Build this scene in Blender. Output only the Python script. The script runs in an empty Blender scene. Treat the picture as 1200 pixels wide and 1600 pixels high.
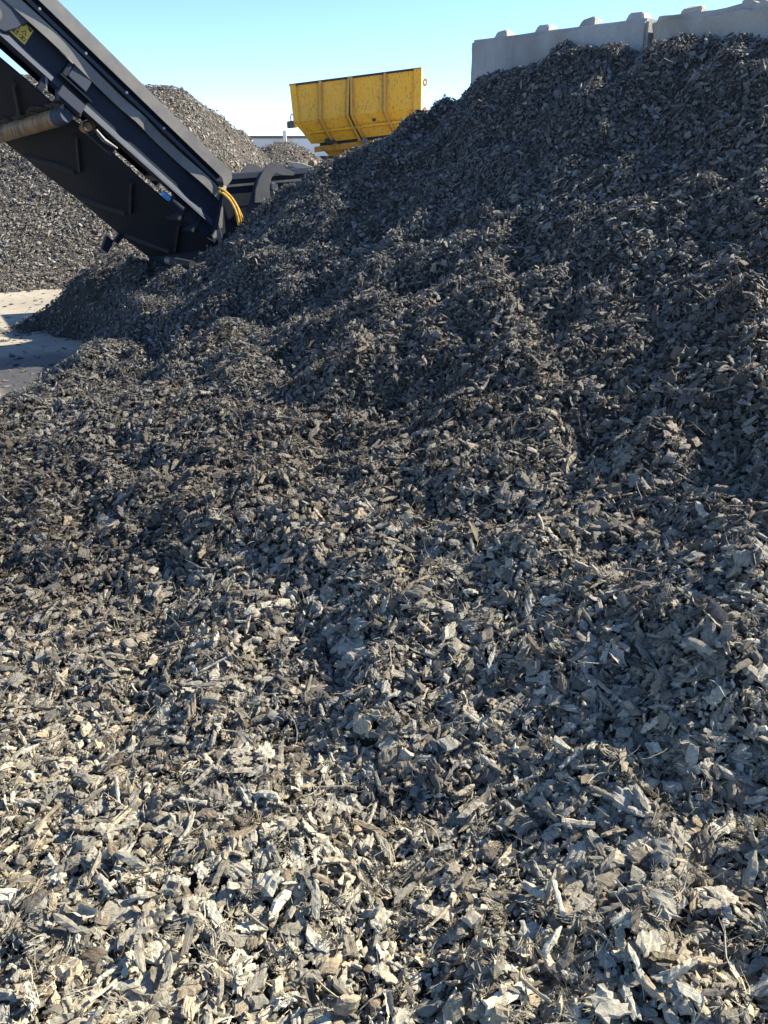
import bpy, bmesh, math, random
import numpy as np
from mathutils import Vector, Matrix, Euler, noise as mnoise

random.seed(7)
rng = np.random.default_rng(7)
R = math.radians
scene = bpy.context.scene
COL = scene.collection

# ------------------------------------------------------------------ camera
F_PX, PITCH, CAM_Z = 1202.0, R(25.2), 1.6
cam_data = bpy.data.cameras.new('camera')
cam = bpy.data.objects.new('camera', cam_data)
COL.objects.link(cam)
cam_data.sensor_fit = 'VERTICAL'
cam_data.sensor_height = 36.0
cam_data.lens = 36.0 * F_PX / 1600.0
cam.location = (0, 0, CAM_Z)
cam.rotation_euler = (R(90) - PITCH, 0, 0)
cam_data.clip_start = 0.05
cam_data.clip_end = 3000
scene.camera = cam

# ------------------------------------------------------------------ light
SUN_EL, SUN_AZ = R(35), R(70)          # azimuth measured from +Y towards +X
world = bpy.data.worlds.new('World')
scene.world = world
world.use_nodes = True
wn = world.node_tree
wn.nodes.clear()
sky = wn.nodes.new('ShaderNodeTexSky')
sky.sky_type = 'NISHITA'
sky.sun_disc = False
sky.sun_elevation = SUN_EL
sky.sun_rotation = SUN_AZ
sky.air_density = 0.8
sky.dust_density = 0.1
sky.altitude = 1200
sky.ozone_density = 5.0
bg = wn.nodes.new('ShaderNodeBackground')
bg.inputs['Strength'].default_value = 0.106
wo = wn.nodes.new('ShaderNodeOutputWorld')
wn.links.new(sky.outputs[0], bg.inputs[0])
wn.links.new(bg.outputs[0], wo.inputs[0])

sun_data = bpy.data.lights.new('sun', 'SUN')
sun_data.energy = 5.0
sun_data.angle = R(0.5)
sun_data.color = (1.0, 0.90, 0.72)
sun = bpy.data.objects.new('sun', sun_data)
COL.objects.link(sun)
sdir = Vector((math.sin(SUN_AZ) * math.cos(SUN_EL), math.cos(SUN_AZ) * math.cos(SUN_EL), math.sin(SUN_EL)))
sun.rotation_euler = sdir.to_track_quat('Z', 'Y').to_euler()
sun.location = (8, 4, 8)

scene.view_settings.view_transform = 'Standard'
scene.view_settings.look = 'None'
scene.view_settings.gamma = 1.0
scene.view_settings.exposure = 1.42
scene.view_settings.use_curve_mapping = False
scene.render.engine = 'CYCLES'
scene.cycles.use_denoising = True
scene.cycles.max_bounces = 5
scene.cycles.diffuse_bounces = 3

# ------------------------------------------------------------------ viewing rays (used only to work out where things stand)
def ray(px, py):
    x = (px - 600) / F_PX
    u = (800 - py) / F_PX
    return np.array([x, math.cos(PITCH) + u * math.sin(PITCH), -math.sin(PITCH) + u * math.cos(PITCH)])
CP = np.array([0, 0, CAM_Z])
def at(px, py, Y):
    r = ray(px, py)
    return CP + r * Y / r[1]

# ------------------------------------------------------------------ helpers
def link(o):
    COL.objects.link(o)
    return o
def tag(o, label=None, cat=None, group=None, kind=None):
    if label: o['label'] = label
    if cat: o['category'] = cat
    if group: o['group'] = group
    if kind: o['kind'] = kind
    return o
def empty(name, loc, label, cat, group=None):
    o = bpy.data.objects.new(name, None)
    o.location = loc
    o.empty_display_size = 0.2
    link(o)
    return tag(o, label, cat, group)
class MB:
    """collects world-space geometry"""
    def __init__(s): s.v = []; s.f = []
    def add(s, vs, fs):
        b = len(s.v)
        s.v += [tuple(map(float, p)) for p in vs]
        s.f += [tuple(i + b for i in q) for q in fs]
        return s
    def hexa(s, c):      # 8 corners: 0-3 bottom loop, 4-7 top loop
        return s.add(c, [(3,2,1,0),(4,5,6,7),(0,1,5,4),(1,2,6,5),(2,3,7,6),(3,0,4,7)])
    def box(s, x0,x1,y0,y1,z0,z1, T=lambda p: p):
        return s.hexa([T(p) for p in ((x0,y0,z0),(x1,y0,z0),(x1,y1,z0),(x0,y1,z0),(x0,y0,z1),(x1,y0,z1),(x1,y1,z1),(x0,y1,z1))])
    def prism(s, poly, t0, t1, T):   # poly of (a,b); extruded along third coordinate
        n = len(poly)
        vs = [T((a,b,t0)) for a,b in poly] + [T((a,b,t1)) for a,b in poly]
        fs = [tuple(range(n))[::-1], tuple(range(n, 2*n))] + [(i,(i+1)%n,(i+1)%n+n,i+n) for i in range(n)]
        return s.add(vs, fs)
    def tube(s, pts, r, n=10, caps=True):
        pts = [Vector(p) for p in pts]
        rr = r if hasattr(r,'__len__') else [r]*len(pts)
        vs = []; fs = []
        up = Vector((0.13,0.21,0.97))
        for i,p in enumerate(pts):
            t = (pts[min(i+1,len(pts)-1)] - pts[max(i-1,0)]).normalized()
            a = t.cross(up)
            if a.length < 1e-3: a = t.cross(Vector((1,0,0)))
            a.normalize(); b = t.cross(a)
            for k in range(n):
                q = 2*math.pi*k/n
                vs.append(p + (a*math.cos(q) + b*math.sin(q))*rr[i])
        for i in range(len(pts)-1):
            for k in range(n):
                fs.append((i*n+k, i*n+(k+1)%n, (i+1)*n+(k+1)%n, (i+1)*n+k))
        if caps:
            fs.append(tuple(range(n))[::-1]); fs.append(tuple(range((len(pts)-1)*n, len(pts)*n)))
        return s.add(vs, fs)
    def build(s, name, mat, parent=None, bevel=0.0, smooth=False, origin=None):
        o0 = Vector(parent_origin(parent)) if parent else Vector(origin or (0,0,0))
        me = bpy.data.meshes.new(name)
        me.from_pydata([tuple(Vector(p) - o0) for p in s.v], [], s.f)
        bm = bmesh.new(); bm.from_mesh(me)
        bmesh.ops.recalc_face_normals(bm, faces=bm.faces)
        if bevel:
            bmesh.ops.bevel(bm, geom=[e for e in bm.edges if len(e.link_faces)==2 and e.calc_face_angle(0) > 0.5],
                            offset=bevel, segments=2, affect='EDGES', clamp_overlap=True)
        bm.to_mesh(me); bm.free()
        if smooth:
            for p in me.polygons: p.use_smooth = True
            me.set_sharp_from_angle(angle=R(35))
        me.materials.append(mat)
        o = bpy.data.objects.new(name, me)
        link(o)
        if parent: o.parent = parent
        else: o.location = o0
        return o
def parent_origin(p):
    l = Vector((0,0,0))
    while p is not None:
        l = l + Vector(p.location); p = p.parent
    return l

# ------------------------------------------------------------------ materials
class NT:
    def __init__(s, name):
        s.m = bpy.data.materials.new(name); s.m.use_nodes = True
        s.t = s.m.node_tree; s.t.nodes.clear()
        s.out = s.t.nodes.new('ShaderNodeOutputMaterial')
        s.b = s.t.nodes.new('ShaderNodeBsdfPrincipled')
        s.t.links.new(s.b.outputs[0], s.out.inputs[0])
    def n(s, typ, **kw):
        nd = s.t.nodes.new(typ)
        for k,v in kw.items(): setattr(nd,k,v)
        return nd
    def l(s, a, b): s.t.links.new(a, b)
    def noise(s, scale, detail=4, vec=None, rough=.55):
        nd = s.n('ShaderNodeTexNoise'); nd.inputs['Scale'].default_value = scale; nd.inputs['Detail'].default_value = detail
        nd.inputs['Roughness'].default_value = rough
        if vec is not None: s.l(vec, nd.inputs['Vector'])
        return nd.outputs['Fac']
    def ramp(s, fac, stops):
        nd = s.n('ShaderNodeValToRGB')
        el = nd.color_ramp.elements
        while len(el) < len(stops): el.new(0.5)
        for e,(p,c) in zip(el, stops):
            e.position = p; e.color = (*c,1) if len(c)==3 else c
        s.l(fac, nd.inputs[0]); return nd.outputs[0]
    def mix(s, fac, a, b, mode='MIX'):
        nd = s.n('ShaderNodeMix', data_type='RGBA', blend_type=mode)
        for sock, v in ((nd.inputs[0],fac),(nd.inputs[6],a),(nd.inputs[7],b)):
            if isinstance(v,(int,float)): sock.default_value = v
            elif isinstance(v,tuple): sock.default_value = (*v,1)
            else: s.l(v, sock)
        return nd.outputs[2]
    def math(s, op, a, b=0.0):
        nd = s.n('ShaderNodeMath', operation=op)
        for sock, v in ((nd.inputs[0],a),(nd.inputs[1],b)):
            if isinstance(v,(int,float)): sock.default_value = v
            else: s.l(v, sock)
        return nd.outputs[0]
    def bump(s, h, strength=.3, dist=.01):
        nd = s.n('ShaderNodeBump'); nd.inputs['Strength'].default_value = strength; nd.inputs['Distance'].default_value = dist
        s.l(h, nd.inputs['Height']); s.l(nd.outputs[0], s.b.inputs['Normal'])
    def set(s, color=None, rough=None, metal=None, spec=None):
        for k,v in (('Base Color',color),('Roughness',rough),('Metallic',metal),('Specular IOR Level',spec)):
            if v is None: continue
            if isinstance(v,(int,float)): s.b.inputs[k].default_value = v
            elif isinstance(v,tuple): s.b.inputs[k].default_value = (*v,1)
            else: s.l(v, s.b.inputs[k])
        return s.m

def wood_material():
    t = NT('weathered_wood')
    oi = t.n('ShaderNodeObjectInfo'); tc = t.n('ShaderNodeTexCoord'); geo = t.n('ShaderNodeNewGeometry')
    mp = t.n('ShaderNodeMapping'); mp.inputs['Scale'].default_value = (5, 34, 34)
    t.l(tc.outputs['Object'], mp.inputs[0])
    grain = t.noise(1.0, 4, mp.outputs[0], .65)
    mot = t.noise(7.0, 4, tc.outputs['Object'], .6)
    base = t.ramp(oi.outputs['Random'], [(0,(.085,.078,.070)),(.22,(.145,.136,.122)),(.5,(.215,.203,.182)),(.8,(.30,.284,.252)),(.95,(.37,.35,.305)),(1,(.44,.41,.345))])
    g = t.ramp(grain, [(.3,(.62,.60,.57)),(.5,(1,1,1)),(.72,(1.18,1.16,1.12))])
    c = t.mix(1.0, base, g, 'MULTIPLY')
    hue = t.ramp(t.math('FRACT', t.math('MULTIPLY', oi.outputs['Random'], 17.3)), [(0,(.93,.98,1.05)),(.55,(.98,1,1.02)),(.80,(1.03,.99,.94)),(.90,(1.0,.90,.80)),(.96,(.82,.74,.66)),(1.0,(1.25,1.20,1.05))])
    c = t.mix(1.0, c, hue, 'MULTIPLY')
    m2 = t.ramp(mot, [(.32,(.72,.70,.68)),(.6,(1.12,1.12,1.1))])
    c = t.mix(1.0, c, m2, 'MULTIPLY')
    # damp patches, plus the slope's shade and the sunlit foreground painted into the colour
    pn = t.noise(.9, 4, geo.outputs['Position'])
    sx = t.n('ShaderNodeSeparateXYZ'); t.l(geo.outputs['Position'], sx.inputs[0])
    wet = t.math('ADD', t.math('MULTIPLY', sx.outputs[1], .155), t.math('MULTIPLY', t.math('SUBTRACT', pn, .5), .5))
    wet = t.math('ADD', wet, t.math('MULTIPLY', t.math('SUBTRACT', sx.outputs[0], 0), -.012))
    damp_shade_tint = t.ramp(wet, [(.15,(1.72,1.69,1.50)),(.31,(1.08,1.06,1.0)),(.48,(.62,.585,.55)),(.80,(.62,.66,.72))])
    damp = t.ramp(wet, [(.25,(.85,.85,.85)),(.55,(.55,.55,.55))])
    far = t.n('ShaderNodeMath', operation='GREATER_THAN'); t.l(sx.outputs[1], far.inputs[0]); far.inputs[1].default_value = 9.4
    damp_shade_tint = t.mix(far.outputs[0], damp_shade_tint, (.98,.98,1.0))
    c = t.mix(1.0, c, damp_shade_tint, 'MULTIPLY')
    t.bump(grain, .5, .02)
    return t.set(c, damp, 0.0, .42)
M_WOOD = wood_material()

def core_material(nm, k):
    t = NT(nm)
    geo = t.n('ShaderNodeNewGeometry')
    a = t.noise(60, 5, geo.outputs['Position'], .7)
    c = t.ramp(a, [(.3,(.035*k,.033*k,.031*k)),(.6,(.08*k,.069*k,.06*k)),(.8,(.13*k,.12*k,.10*k))])
    t.bump(a, .9, .03)
    return t.set(c, .95, 0, .15)
M_CORE = core_material('dark_fines', 1)
M_CORE2 = core_material('grey_fines', 1.3)

def paint(name, col, rough=.45, dust=(.20,.18,.15), amount=.45, spec=.4, scale=6, metal=0.0, bumpd=.002):
    t = NT(name)
    geo = t.n('ShaderNodeNewGeometry')
    a = t.noise(scale, 6, geo.outputs['Position'], .62)
    b = t.noise(scale*14, 3, geo.outputs['Position'], .6)
    f = t.math('MULTIPLY', t.ramp(a, [(.38,(0,0,0)),(.75,(1,1,1))]), amount)
    c = t.mix(f, col, dust)
    c = t.mix(t.math('MULTIPLY', t.ramp(b, [(.62,(0,0,0)),(.72,(1,1,1))]), amount*.6), c, tuple(x*.8 for x in dust))
    r = t.math('ADD', t.math('MULTIPLY', a, .35), rough-.15)
    t.bump(b, .15, bumpd)
    return t.set(c, r, metal, spec)
M_NAVY = paint('dark_blue_grey_paint', (.010,.015,.030), .6, (.05,.05,.055), .3, spec=.25)
M_PLATE = paint('grey_plate_paint', (.14,.142,.145), .5, (.23,.215,.185), .7, scale=9)
M_BELT = paint('belt_rubber', (.006,.010,.019), .8, (.026,.027,.03), .35, spec=.25, scale=5)
M_CLEAT = paint('dusty_rubber_cleat', (.022,.024,.031), .8, (.06,.06,.06), .5, spec=.25, scale=9)
M_STEEL = paint('dusty_steel', (.085,.088,.09), .5, (.22,.20,.165), .6, scale=9)
M_GALV = paint('bright_bolt_metal', (.55,.55,.54), .35, (.3,.28,.24), .3, metal=.7)
M_CREAM = paint('dusty_cream_steel', (.48,.45,.37), .6, (.30,.27,.21), .6, scale=8)
M_BRACKET = paint('blue_grey_bracket_paint', (.035,.048,.078), .8, (.09,.09,.09), .3, scale=8)
M_BLUE = paint('bright_blue_paint', (.10,.30,.62), .35, (.3,.3,.3), .15)
M_TAR = paint('black_paint', (.02,.02,.02), .6, (.1,.09,.07), .4)
M_WHITE = paint('white_cladding', (.62,.63,.64), .5, (.4,.4,.4), .3, scale=1)
M_TYRE = paint('tyre_rubber', (.03,.03,.03), .85, (.12,.11,.09), .4, scale=3)
M_GLASS = paint('dark_cab_glass', (.02,.025,.03), .12, (.1,.1,.1), .1)

def hose_mat():
    t = NT('yellow_hose'); geo = t.n('ShaderNodeNewGeometry')
    a = t.noise(30, 4, geo.outputs['Position'])
    return t.set(t.ramp(a, [(.35,(.40,.22,.03)),(.6,(.66,.42,.06))]), .4, 0, .5)
M_HOSE = hose_mat()

def roller_mat():
    t = NT('rusty_roller'); geo = t.n('ShaderNodeNewGeometry')
    mp = t.n('ShaderNodeMapping'); mp.inputs['Scale'].default_value = (14, 1.5, 1.5); t.l(geo.outputs['Position'], mp.inputs[0])
    a = t.noise(1.4, 6, mp.outputs[0], .7); b = t.noise(26, 5, geo.outputs['Position'], .7)
    c = t.ramp(a, [(.32,(.07,.08,.065)),(.43,(.16,.075,.03)),(.50,(.24,.18,.085)),(.57,(.075,.032,.018)),(.68,(.13,.12,.085))])
    c = t.mix(t.math('MULTIPLY', b, .5), c, (.10,.085,.07))
    t.bump(b, .4, .004)
    return t.set(c, .6, .1, .4)
M_ROLLER = roller_mat()

def yellow_mat():
    t = NT('yellow_truck_paint'); geo = t.n('ShaderNodeNewGeometry')
    mp = t.n('ShaderNodeMapping'); mp.inputs['Scale'].default_value = (1,1,.45); t.l(geo.outputs['Position'], mp.inputs[0])
    a = t.noise(1.6, 6, geo.outputs['Position'], .6)
    b = t.noise(14, 5, mp.outputs[0], .75); d = t.noise(24, 2, mp.outputs[0], .5)
    c = t.mix(t.ramp(a, [(.35,(0,0,0)),(.75,(.6,.6,.6))]), (.82,.42,.03), (.74,.43,.09))
    c = t.mix(t.ramp(b, [(.54,(0,0,0)),(.66,(.75,.75,.75))]), c, (.20,.13,.05))
    c = t.mix(t.ramp(d, [(.66,(0,0,0)),(.71,(.9,.9,.9))]), c, (.09,.06,.03))
    return t.set(c, t.math('ADD', t.math('MULTIPLY', a, .3), .4), 0, .35)
M_YEL = yellow_mat()
M_RIB = paint('dirty_yellow_edge_paint', (.62,.34,.05), .5, (.34,.20,.08), .8, scale=4)
def orange_mat():
    t = NT('dirty_orange_yellow_paint'); geo = t.n('ShaderNodeNewGeometry')
    a = t.noise(5, 6, geo.outputs['Position'], .7)
    return t.set(t.ramp(a, [(.35,(.62,.27,.015)),(.55,(.5,.22,.025)),(.72,(.14,.09,.05))]), .6, 0, .3)
M_ORANGE = orange_mat()

def concrete(name, c1, c2, bump=.4, sc=3):
    t = NT(name); geo = t.n('ShaderNodeNewGeometry')
    mp = t.n('ShaderNodeMapping'); mp.inputs['Scale'].default_value = (1,1,.35); t.l(geo.outputs['Position'], mp.inputs[0])
    a = t.noise(sc, 7, mp.outputs[0], .62); b = t.noise(45, 6, geo.outputs['Position'], .7); p = t.noise(95, 2, geo.outputs['Position'], .5)
    c = t.mix(t.ramp(a, [(.3,(0,0,0)),(.7,(1,1,1))]), c1, c2)
    c = t.mix(t.ramp(b, [(.55,(0,0,0)),(.75,(.5,.5,.5))]), c, tuple(x*.55 for x in c1))
    c = t.mix(t.ramp(p, [(.70,(0,0,0)),(.74,(.8,.8,.8))]), c, (.07,.07,.07))
    h = t.math('ADD', b, t.math('MULTIPLY', a, .6))
    t.bump(h, bump, .012)
    return t.set(c, .88, 0, .25)
M_CONC = concrete('smooth_cast_concrete', (.47,.47,.45), (.25,.25,.24), .5)
M_CONC2 = concrete('rough_tan_concrete', (.43,.405,.36), (.31,.295,.27), .9, 5)

def ground_mat():
    t = NT('yard_concrete'); geo = t.n('ShaderNodeNewGeometry'); P = geo.outputs['Position']
    a = t.noise(.8, 7, P, .6); b = t.noise(9, 7, P, .75); d = t.noise(70, 4, P, .7)
    c = t.mix(t.ramp(a, [(.35,(0,0,0)),(.65,(1,1,1))]), (.40,.365,.295), (.29,.262,.21))
    c = t.mix(t.ramp(b, [(.48,(0,0,0)),(.66,(.85,.85,.85))]), c, (.25,.215,.165))
    # damp fines, with the conveyor's shadow painted in along the heap's foot
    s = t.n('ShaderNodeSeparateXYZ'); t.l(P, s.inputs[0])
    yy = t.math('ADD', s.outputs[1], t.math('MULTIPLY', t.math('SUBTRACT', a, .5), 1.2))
    damp_shadow_band = t.ramp(t.math('MULTIPLY', yy, .1), [(.535,(0,0,0)),(.555,(1,1,1)),(.645,(1,1,1)),(.665,(0,0,0))])
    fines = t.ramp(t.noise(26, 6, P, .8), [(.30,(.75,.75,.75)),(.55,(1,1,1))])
    c = t.mix(t.mix(1.0, damp_shadow_band, fines, 'MULTIPLY'), c, (.055,.054,.056))
    c = t.mix(t.ramp(d, [(.60,(0,0,0)),(.68,(.8,.8,.8))]), c, (.07,.06,.05))
    t.bump(t.math('ADD', b, d), .5, .008)
    return t.set(c, t.math('SUBTRACT', .9, t.math('MULTIPLY', damp_shadow_band, .42)), 0, .5)
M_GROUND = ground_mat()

def decal_mat():
    t = NT('warning_decal'); 
    geo = t.n('ShaderNodeNewGeometry')
    a = t.noise(40, 4, geo.outputs['Position'])
    return t.set(t.ramp(a, [(.3,(.42,.30,.03)),(.6,(.62,.45,.06))]), .5, 0, .4)
M_DECAL = decal_mat()

# ------------------------------------------------------------------ ground
g = MB(); S = 1500.0
xs = [-S,-200,-40,-12,-6,0,6,12,40,200,S]; ys = [-60,-10,-2,2,6,10,16,30,80,300,S*1.5]
g.add([(x,y,0) for y in ys for x in xs], [(j*11+i, j*11+i+1, (j+1)*11+i+1, (j+1)*11+i) for j in range(10) for i in range(10)])
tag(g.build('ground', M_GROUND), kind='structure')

# ------------------------------------------------------------------ heap surfaces
def fbm(x, y, scale, seed, octs=3):
    out = np.zeros_like(x); amp = 1.0; tot = 0
    r2 = np.random.default_rng(seed)
    for o in range(octs):
        n = 256; tab = r2.standard_normal((n,n))
        gx = x/scale*(2**o) + 37.3*o; gy = y/scale*(2**o) + 91.7*o
        ix = np.floor(gx).astype(int); iy = np.floor(gy).astype(int)
        fx = gx-ix; fy = gy-iy; fx = fx*fx*(3-2*fx); fy = fy*fy*(3-2*fy)
        v = (tab[ix%n,iy%n]*(1-fx)*(1-fy) + tab[(ix+1)%n,iy%n]*fx*(1-fy) + tab[ix%n,(iy+1)%n]*(1-fx)*fy + tab[(ix+1)%n,(iy+1)%n]*fx*fy)
        out += v*amp; tot += amp; amp *= .55
    return out/tot
class Surface:
    def __init__(s, pts, x0, x1, y0, y1, step, seed, lumps, smooth=0.02, floor=None):
        P = np.array(pts, float)
        def K(A,B):
            d2 = ((A[:,None,:]-B[None,:,:])**2).sum(2)
            return .5*d2*np.log(d2+1e-9)
        n = len(P); A = np.zeros((n+3,n+3))
        A[:n,:n] = K(P[:,:2],P[:,:2]) + np.eye(n)*smooth
        A[:n,n] = 1; A[:n,n+1:] = P[:,:2]; A[n,:n] = 1; A[n+1:,:n] = P[:,:2].T
        w = np.linalg.solve(A, np.concatenate([P[:,2],[0,0,0]]))
        s.x0,s.y0,s.st = x0,y0,step
        s.nx = int((x1-x0)/step)+1; s.ny = int((y1-y0)/step)+1
        X,Y = np.meshgrid(x0+np.arange(s.nx)*step, y0+np.arange(s.ny)*step, indexing='ij')
        G = np.stack([X.ravel(),Y.ravel()],1)
        Z = K(G,P[:,:2])@w[:n] + w[n] + G@w[n+1:]
        Z = Z.reshape(X.shape)
        for sc,amp,sd in lumps:
            v = fbm(X,Y,sc,seed+sd)
            Z = Z + amp*v
        if floor is not None: Z = floor(X,Y,Z)
        s.X,s.Y,s.Z = X,Y,Z
        s.gx,s.gy = np.gradient(Z, step)
    def _s(s, A, x, y):
        u = np.clip((x-s.x0)/s.st,0,s.nx-1.001); v = np.clip((y-s.y0)/s.st,0,s.ny-1.001)
        i = u.astype(int); j = v.astype(int); a = u-i; b = v-j
        return A[i,j]*(1-a)*(1-b)+A[i+1,j]*a*(1-b)+A[i,j+1]*(1-a)*b+A[i+1,j+1]*a*b
    def z(s,x,y): return s._s(s.Z,x,y)
    def nrm(s,x,y):
        n = np.stack([-s._s(s.gx,x,y),-s._s(s.gy,x,y),np.ones_like(x)],1)
        return n/np.linalg.norm(n,axis=1,keepdims=True)
    def mesh(s, name, mat, parent, drop=.012, zmin=-.05):
        V = np.stack([s.X.ravel(), s.Y.ravel(), s.Z.ravel()-drop],1)
        o0 = np.array(parent_origin(parent)); V = V-o0
        ii = np.arange(s.nx*s.ny).reshape(s.nx,s.ny)
        q = np.stack([ii[:-1,:-1],ii[1:,:-1],ii[1:,1:],ii[:-1,1:]],-1).reshape(-1,4)
        zz = s.Z.ravel()[q].max(1); q = q[zz > zmin]
        used, inv = np.unique(q, return_inverse=True)
        V = V[used]; q = inv.reshape(q.shape)
        me = bpy.data.meshes.new(name)
        me.vertices.add(len(V)); me.vertices.foreach_set('co', V.astype(np.float32).ravel())
        me.loops.add(q.size); me.loops.foreach_set('vertex_index', q.astype(np.int32).ravel())
        me.polygons.add(len(q)); me.polygons.foreach_set('loop_start', np.arange(0,q.size,4,dtype=np.int32))
        me.update(calc_edges=True); me.validate()
        me.polygons.foreach_set('use_smooth', np.ones(len(q),dtype=bool))
        me.materials.append(mat)
        o = link(bpy.data.objects.new(name, me)); o.parent = parent
        return o

main_px = [
 # px, py, Y    front of the heap
 (-150,1600,.95),(0,1600,.93),(300,1600,.93),(600,1600,.93),(900,1600,.92),(1200,1600,.90),(1400,1600,.9),
 (-150,1300,1.42),(0,1300,1.40),(300,1300,1.38),(600,1300,1.36),(900,1300,1.33),(1200,1300,1.28),(1400,1300,1.26),
 (-200,1000,2.2),(0,1000,2.18),(300,1000,2.1),(600,1000,1.98),(900,1000,1.85),(1200,1000,1.68),(1400,1000,1.6),
 (-250,800,3.12),(0,800,3.08),(300,800,2.88),(600,800,2.66),(900,800,2.42),(1200,800,2.18),(1450,800,2.0),
 (-150,680,4.0),(0,665,4.1),(150,650,4.0),(300,650,3.74),(450,650,3.56),(600,650,3.36),(900,650,2.98),(1200,650,2.62),(1500,650,2.35),
 (44,630,4.55),(79,598,4.95),(112,568,5.3),(135,547,5.65),(200,600,4.75),(220,540,5.6),
 (300,540,4.85),(450,500,5.1),(600,500,4.4),(750,500,4.02),(900,500,3.65),(1200,500,3.12),(1500,500,2.78),
 (300,450,5.85),(400,420,5.75),(600,350,5.65),(750,350,5.1),(900,350,4.5),(1050,350,4.1),(1200,350,3.74),(1500,350,3.3),
 (170,530,6.5),(200,470,6.75),(240,430,6.7),
 (600,260,6.4),(750,220,6.05),(900,200,5.42),(1050,200,4.86),(1200,200,4.42),(1500,200,3.9),
 (900,110,6.0),(1050,110,5.34),(1200,120,4.8),
 # crest
 (285,405,6.4),(322,380,6.6),(352,368,6.75),(383,336,6.85),(404,313,6.95),(442,282,7.05),(469,270,7.1),(510,243,7.15),(555,223,7.15),(590,210,7.15),
 (640,172,7.1),(685,148,7.0),(733,126,6.9),(775,106,6.75),(833,92,6.5),(862,72,6.38),(908,66,6.2),(967,60,5.95),(1020,59,5.75),(1075,50,5.55),(1137,52,5.38),(1200,57,5.2),(1400,55,4.6),
 # small spill on the far side
 (30,493,7.75),(63,474,7.7),(86,458,7.62),(98,440,7.6),(131,412,7.5),(163,395,7.4),(198,384,7.3),(245,398,7.0),
 (120,490,7.35),(60,508,7.5),(0,512,7.6),(-60,515,7.6),
]
main_pts = [tuple(at(*p)-np.array([0,0,.05 if i >= len(main_px)-32 else 0])) for i,p in enumerate(main_px)]
main_pts += [(-.3,.9,.09),(0,.7,.08),(.4,.9,.09)]
for p in main_px:                      # behind the crest the heap falls away
    if p[1] < 300 and p[2] > 5.15 and p in main_px[-34:] and p[0] > 400:
        q = at(*p)
        main_pts.append((q[0]+.1, q[1]+.75, q[2]-.45)); main_pts.append((q[0]+.2, q[1]+1.8, max(q[2]-1.5,-.1)))
main_pts += [(-2.0,8.1,.45),(-1.4,8.2,.45),(-2.4,8.5,0),(-2.8,8.35,.0),(-3.3,8.2,-.12),(-3.9,8.4,-.3),(-1.5,9.3,-.1),(-.5,9.6,-.2),(.6,9.6,-.2),
 (-3.4,7.45,.10),(-3.9,7.55,.10),(-4.4,7.6,.08),(-3.6,8.0,-.05),(-3.25,7.22,-.03),(-2.75,7.0,-.03),(-3.9,7.1,-.15),
 (-2.66,6.0,-.13),(-2.5,6.5,-.04),(-3.0,6.5,-.18),(-3.4,6.0,-.22),(-2.85,5.3,-.12),(-3.0,4.9,-.08),(-3.4,5.2,-.2),(-4.2,5.5,-.3),(-3.4,4.5,-.03),(-4.4,4.6,-.15),
 (-4.5,3.5,.08),(-4.5,2,.08),(-4.5,0,.05),(-2,-.6,.03),(0,-.6,.03),(2,-.6,.03),(4.5,0,.1),(5,2,.5),(-.8,.3,.05),(.8,.3,.05),(0,.3,.05),(5.4,4,1.9),(5.4,6,2.0)]
def apron(X,Y,Z):      # the trodden skirt of the heap never thins out to bare concrete
    f = .035 + .02*np.sin(X*5+Y*3)*np.cos(X*3-Y*4)
    m = np.clip((4.1-Y)/.5,0,1)
    return np.where(m > 0, Z*(1-m) + m*(f + .5*(Z-f+np.sqrt((Z-f)**2+.0012))), Z)
HEAP = Surface(main_pts, -4.6, 5.4, -.7, 9.6, .035, 3, [(1.1,.06,2),(.55,.055,0),(.25,.045,5),(.11,.020,9)], .004, apron)

far_pts = [tuple(at(*p)) for p in [(-300,470,9.3),(-150,463,9.55),(0,459,9.8),(82,455,9.95),(200,447,10.2),(-200,330,11.0),(0,330,11.2),(150,300,11.8),(-150,220,12.5),(100,220,12.6),(250,250,12.8),(350,270,14.2),(300,200,13.8),(400,285,15.2),
  (-250,100,13.9),(-120,105,14.1),(0,109,14.1),(100,113,14.0),(170,121,13.9),(215,128,13.9),(260,129,14.1),(300,141,14.6),(340,166,15.6),(380,196,17),(410,226,18.5),(430,246,20),(430,272,17)]]
far_pts += [(-9,9.0,-.2),(-6,9.0,-.15),(-4,9.2,-.15),(-2,9.7,-.15),(0,10.3,-.1),(1.5,12,-.15),(1,15,-.1),(-.4,11.5,.25),(1,18,0),(0,23,.2),(-12,12,1.4)]
for p in [(-250,100,13.9),(0,109,14.1),(170,121,13.9),(260,129,14.1),(340,166,15.6),(410,226,18.5)]:
    q = at(*p); far_pts += [(q[0]-.5,q[1]+1.6,q[2]-.7),(q[0]-1.2,q[1]+4,q[2]-2.2)]
FAR = Surface(far_pts, -9, 1.5, 8.8, 21, .09, 11, [(1.3,.06,0),(.4,.035,4)], .004)

far2_pts = [tuple(at(*p)) for p in [(405,228,27),(430,219,27.5),(455,219,28),(480,228,27.5),(505,245,27),(540,262,26)]]
far2_pts += [(-8,30,.1),(-6.0,29,.3),(-8,25,-.1),(-5,24,.1),(-3.5,23.4,.1),(-2,23,0),(0,24,-.1),(1,27,-.2),(1,31,-.3),(-2,33,-.2),(-4,33,-.2),(-7,33,-.2),(-3.6,25.5,.95),(-2.4,25.3,.8)]
FAR2 = Surface(far2_pts, -8, 1, 23, 33, .15, 19, [(1.4,.09,0),(.5,.04,2)], .004)

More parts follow.
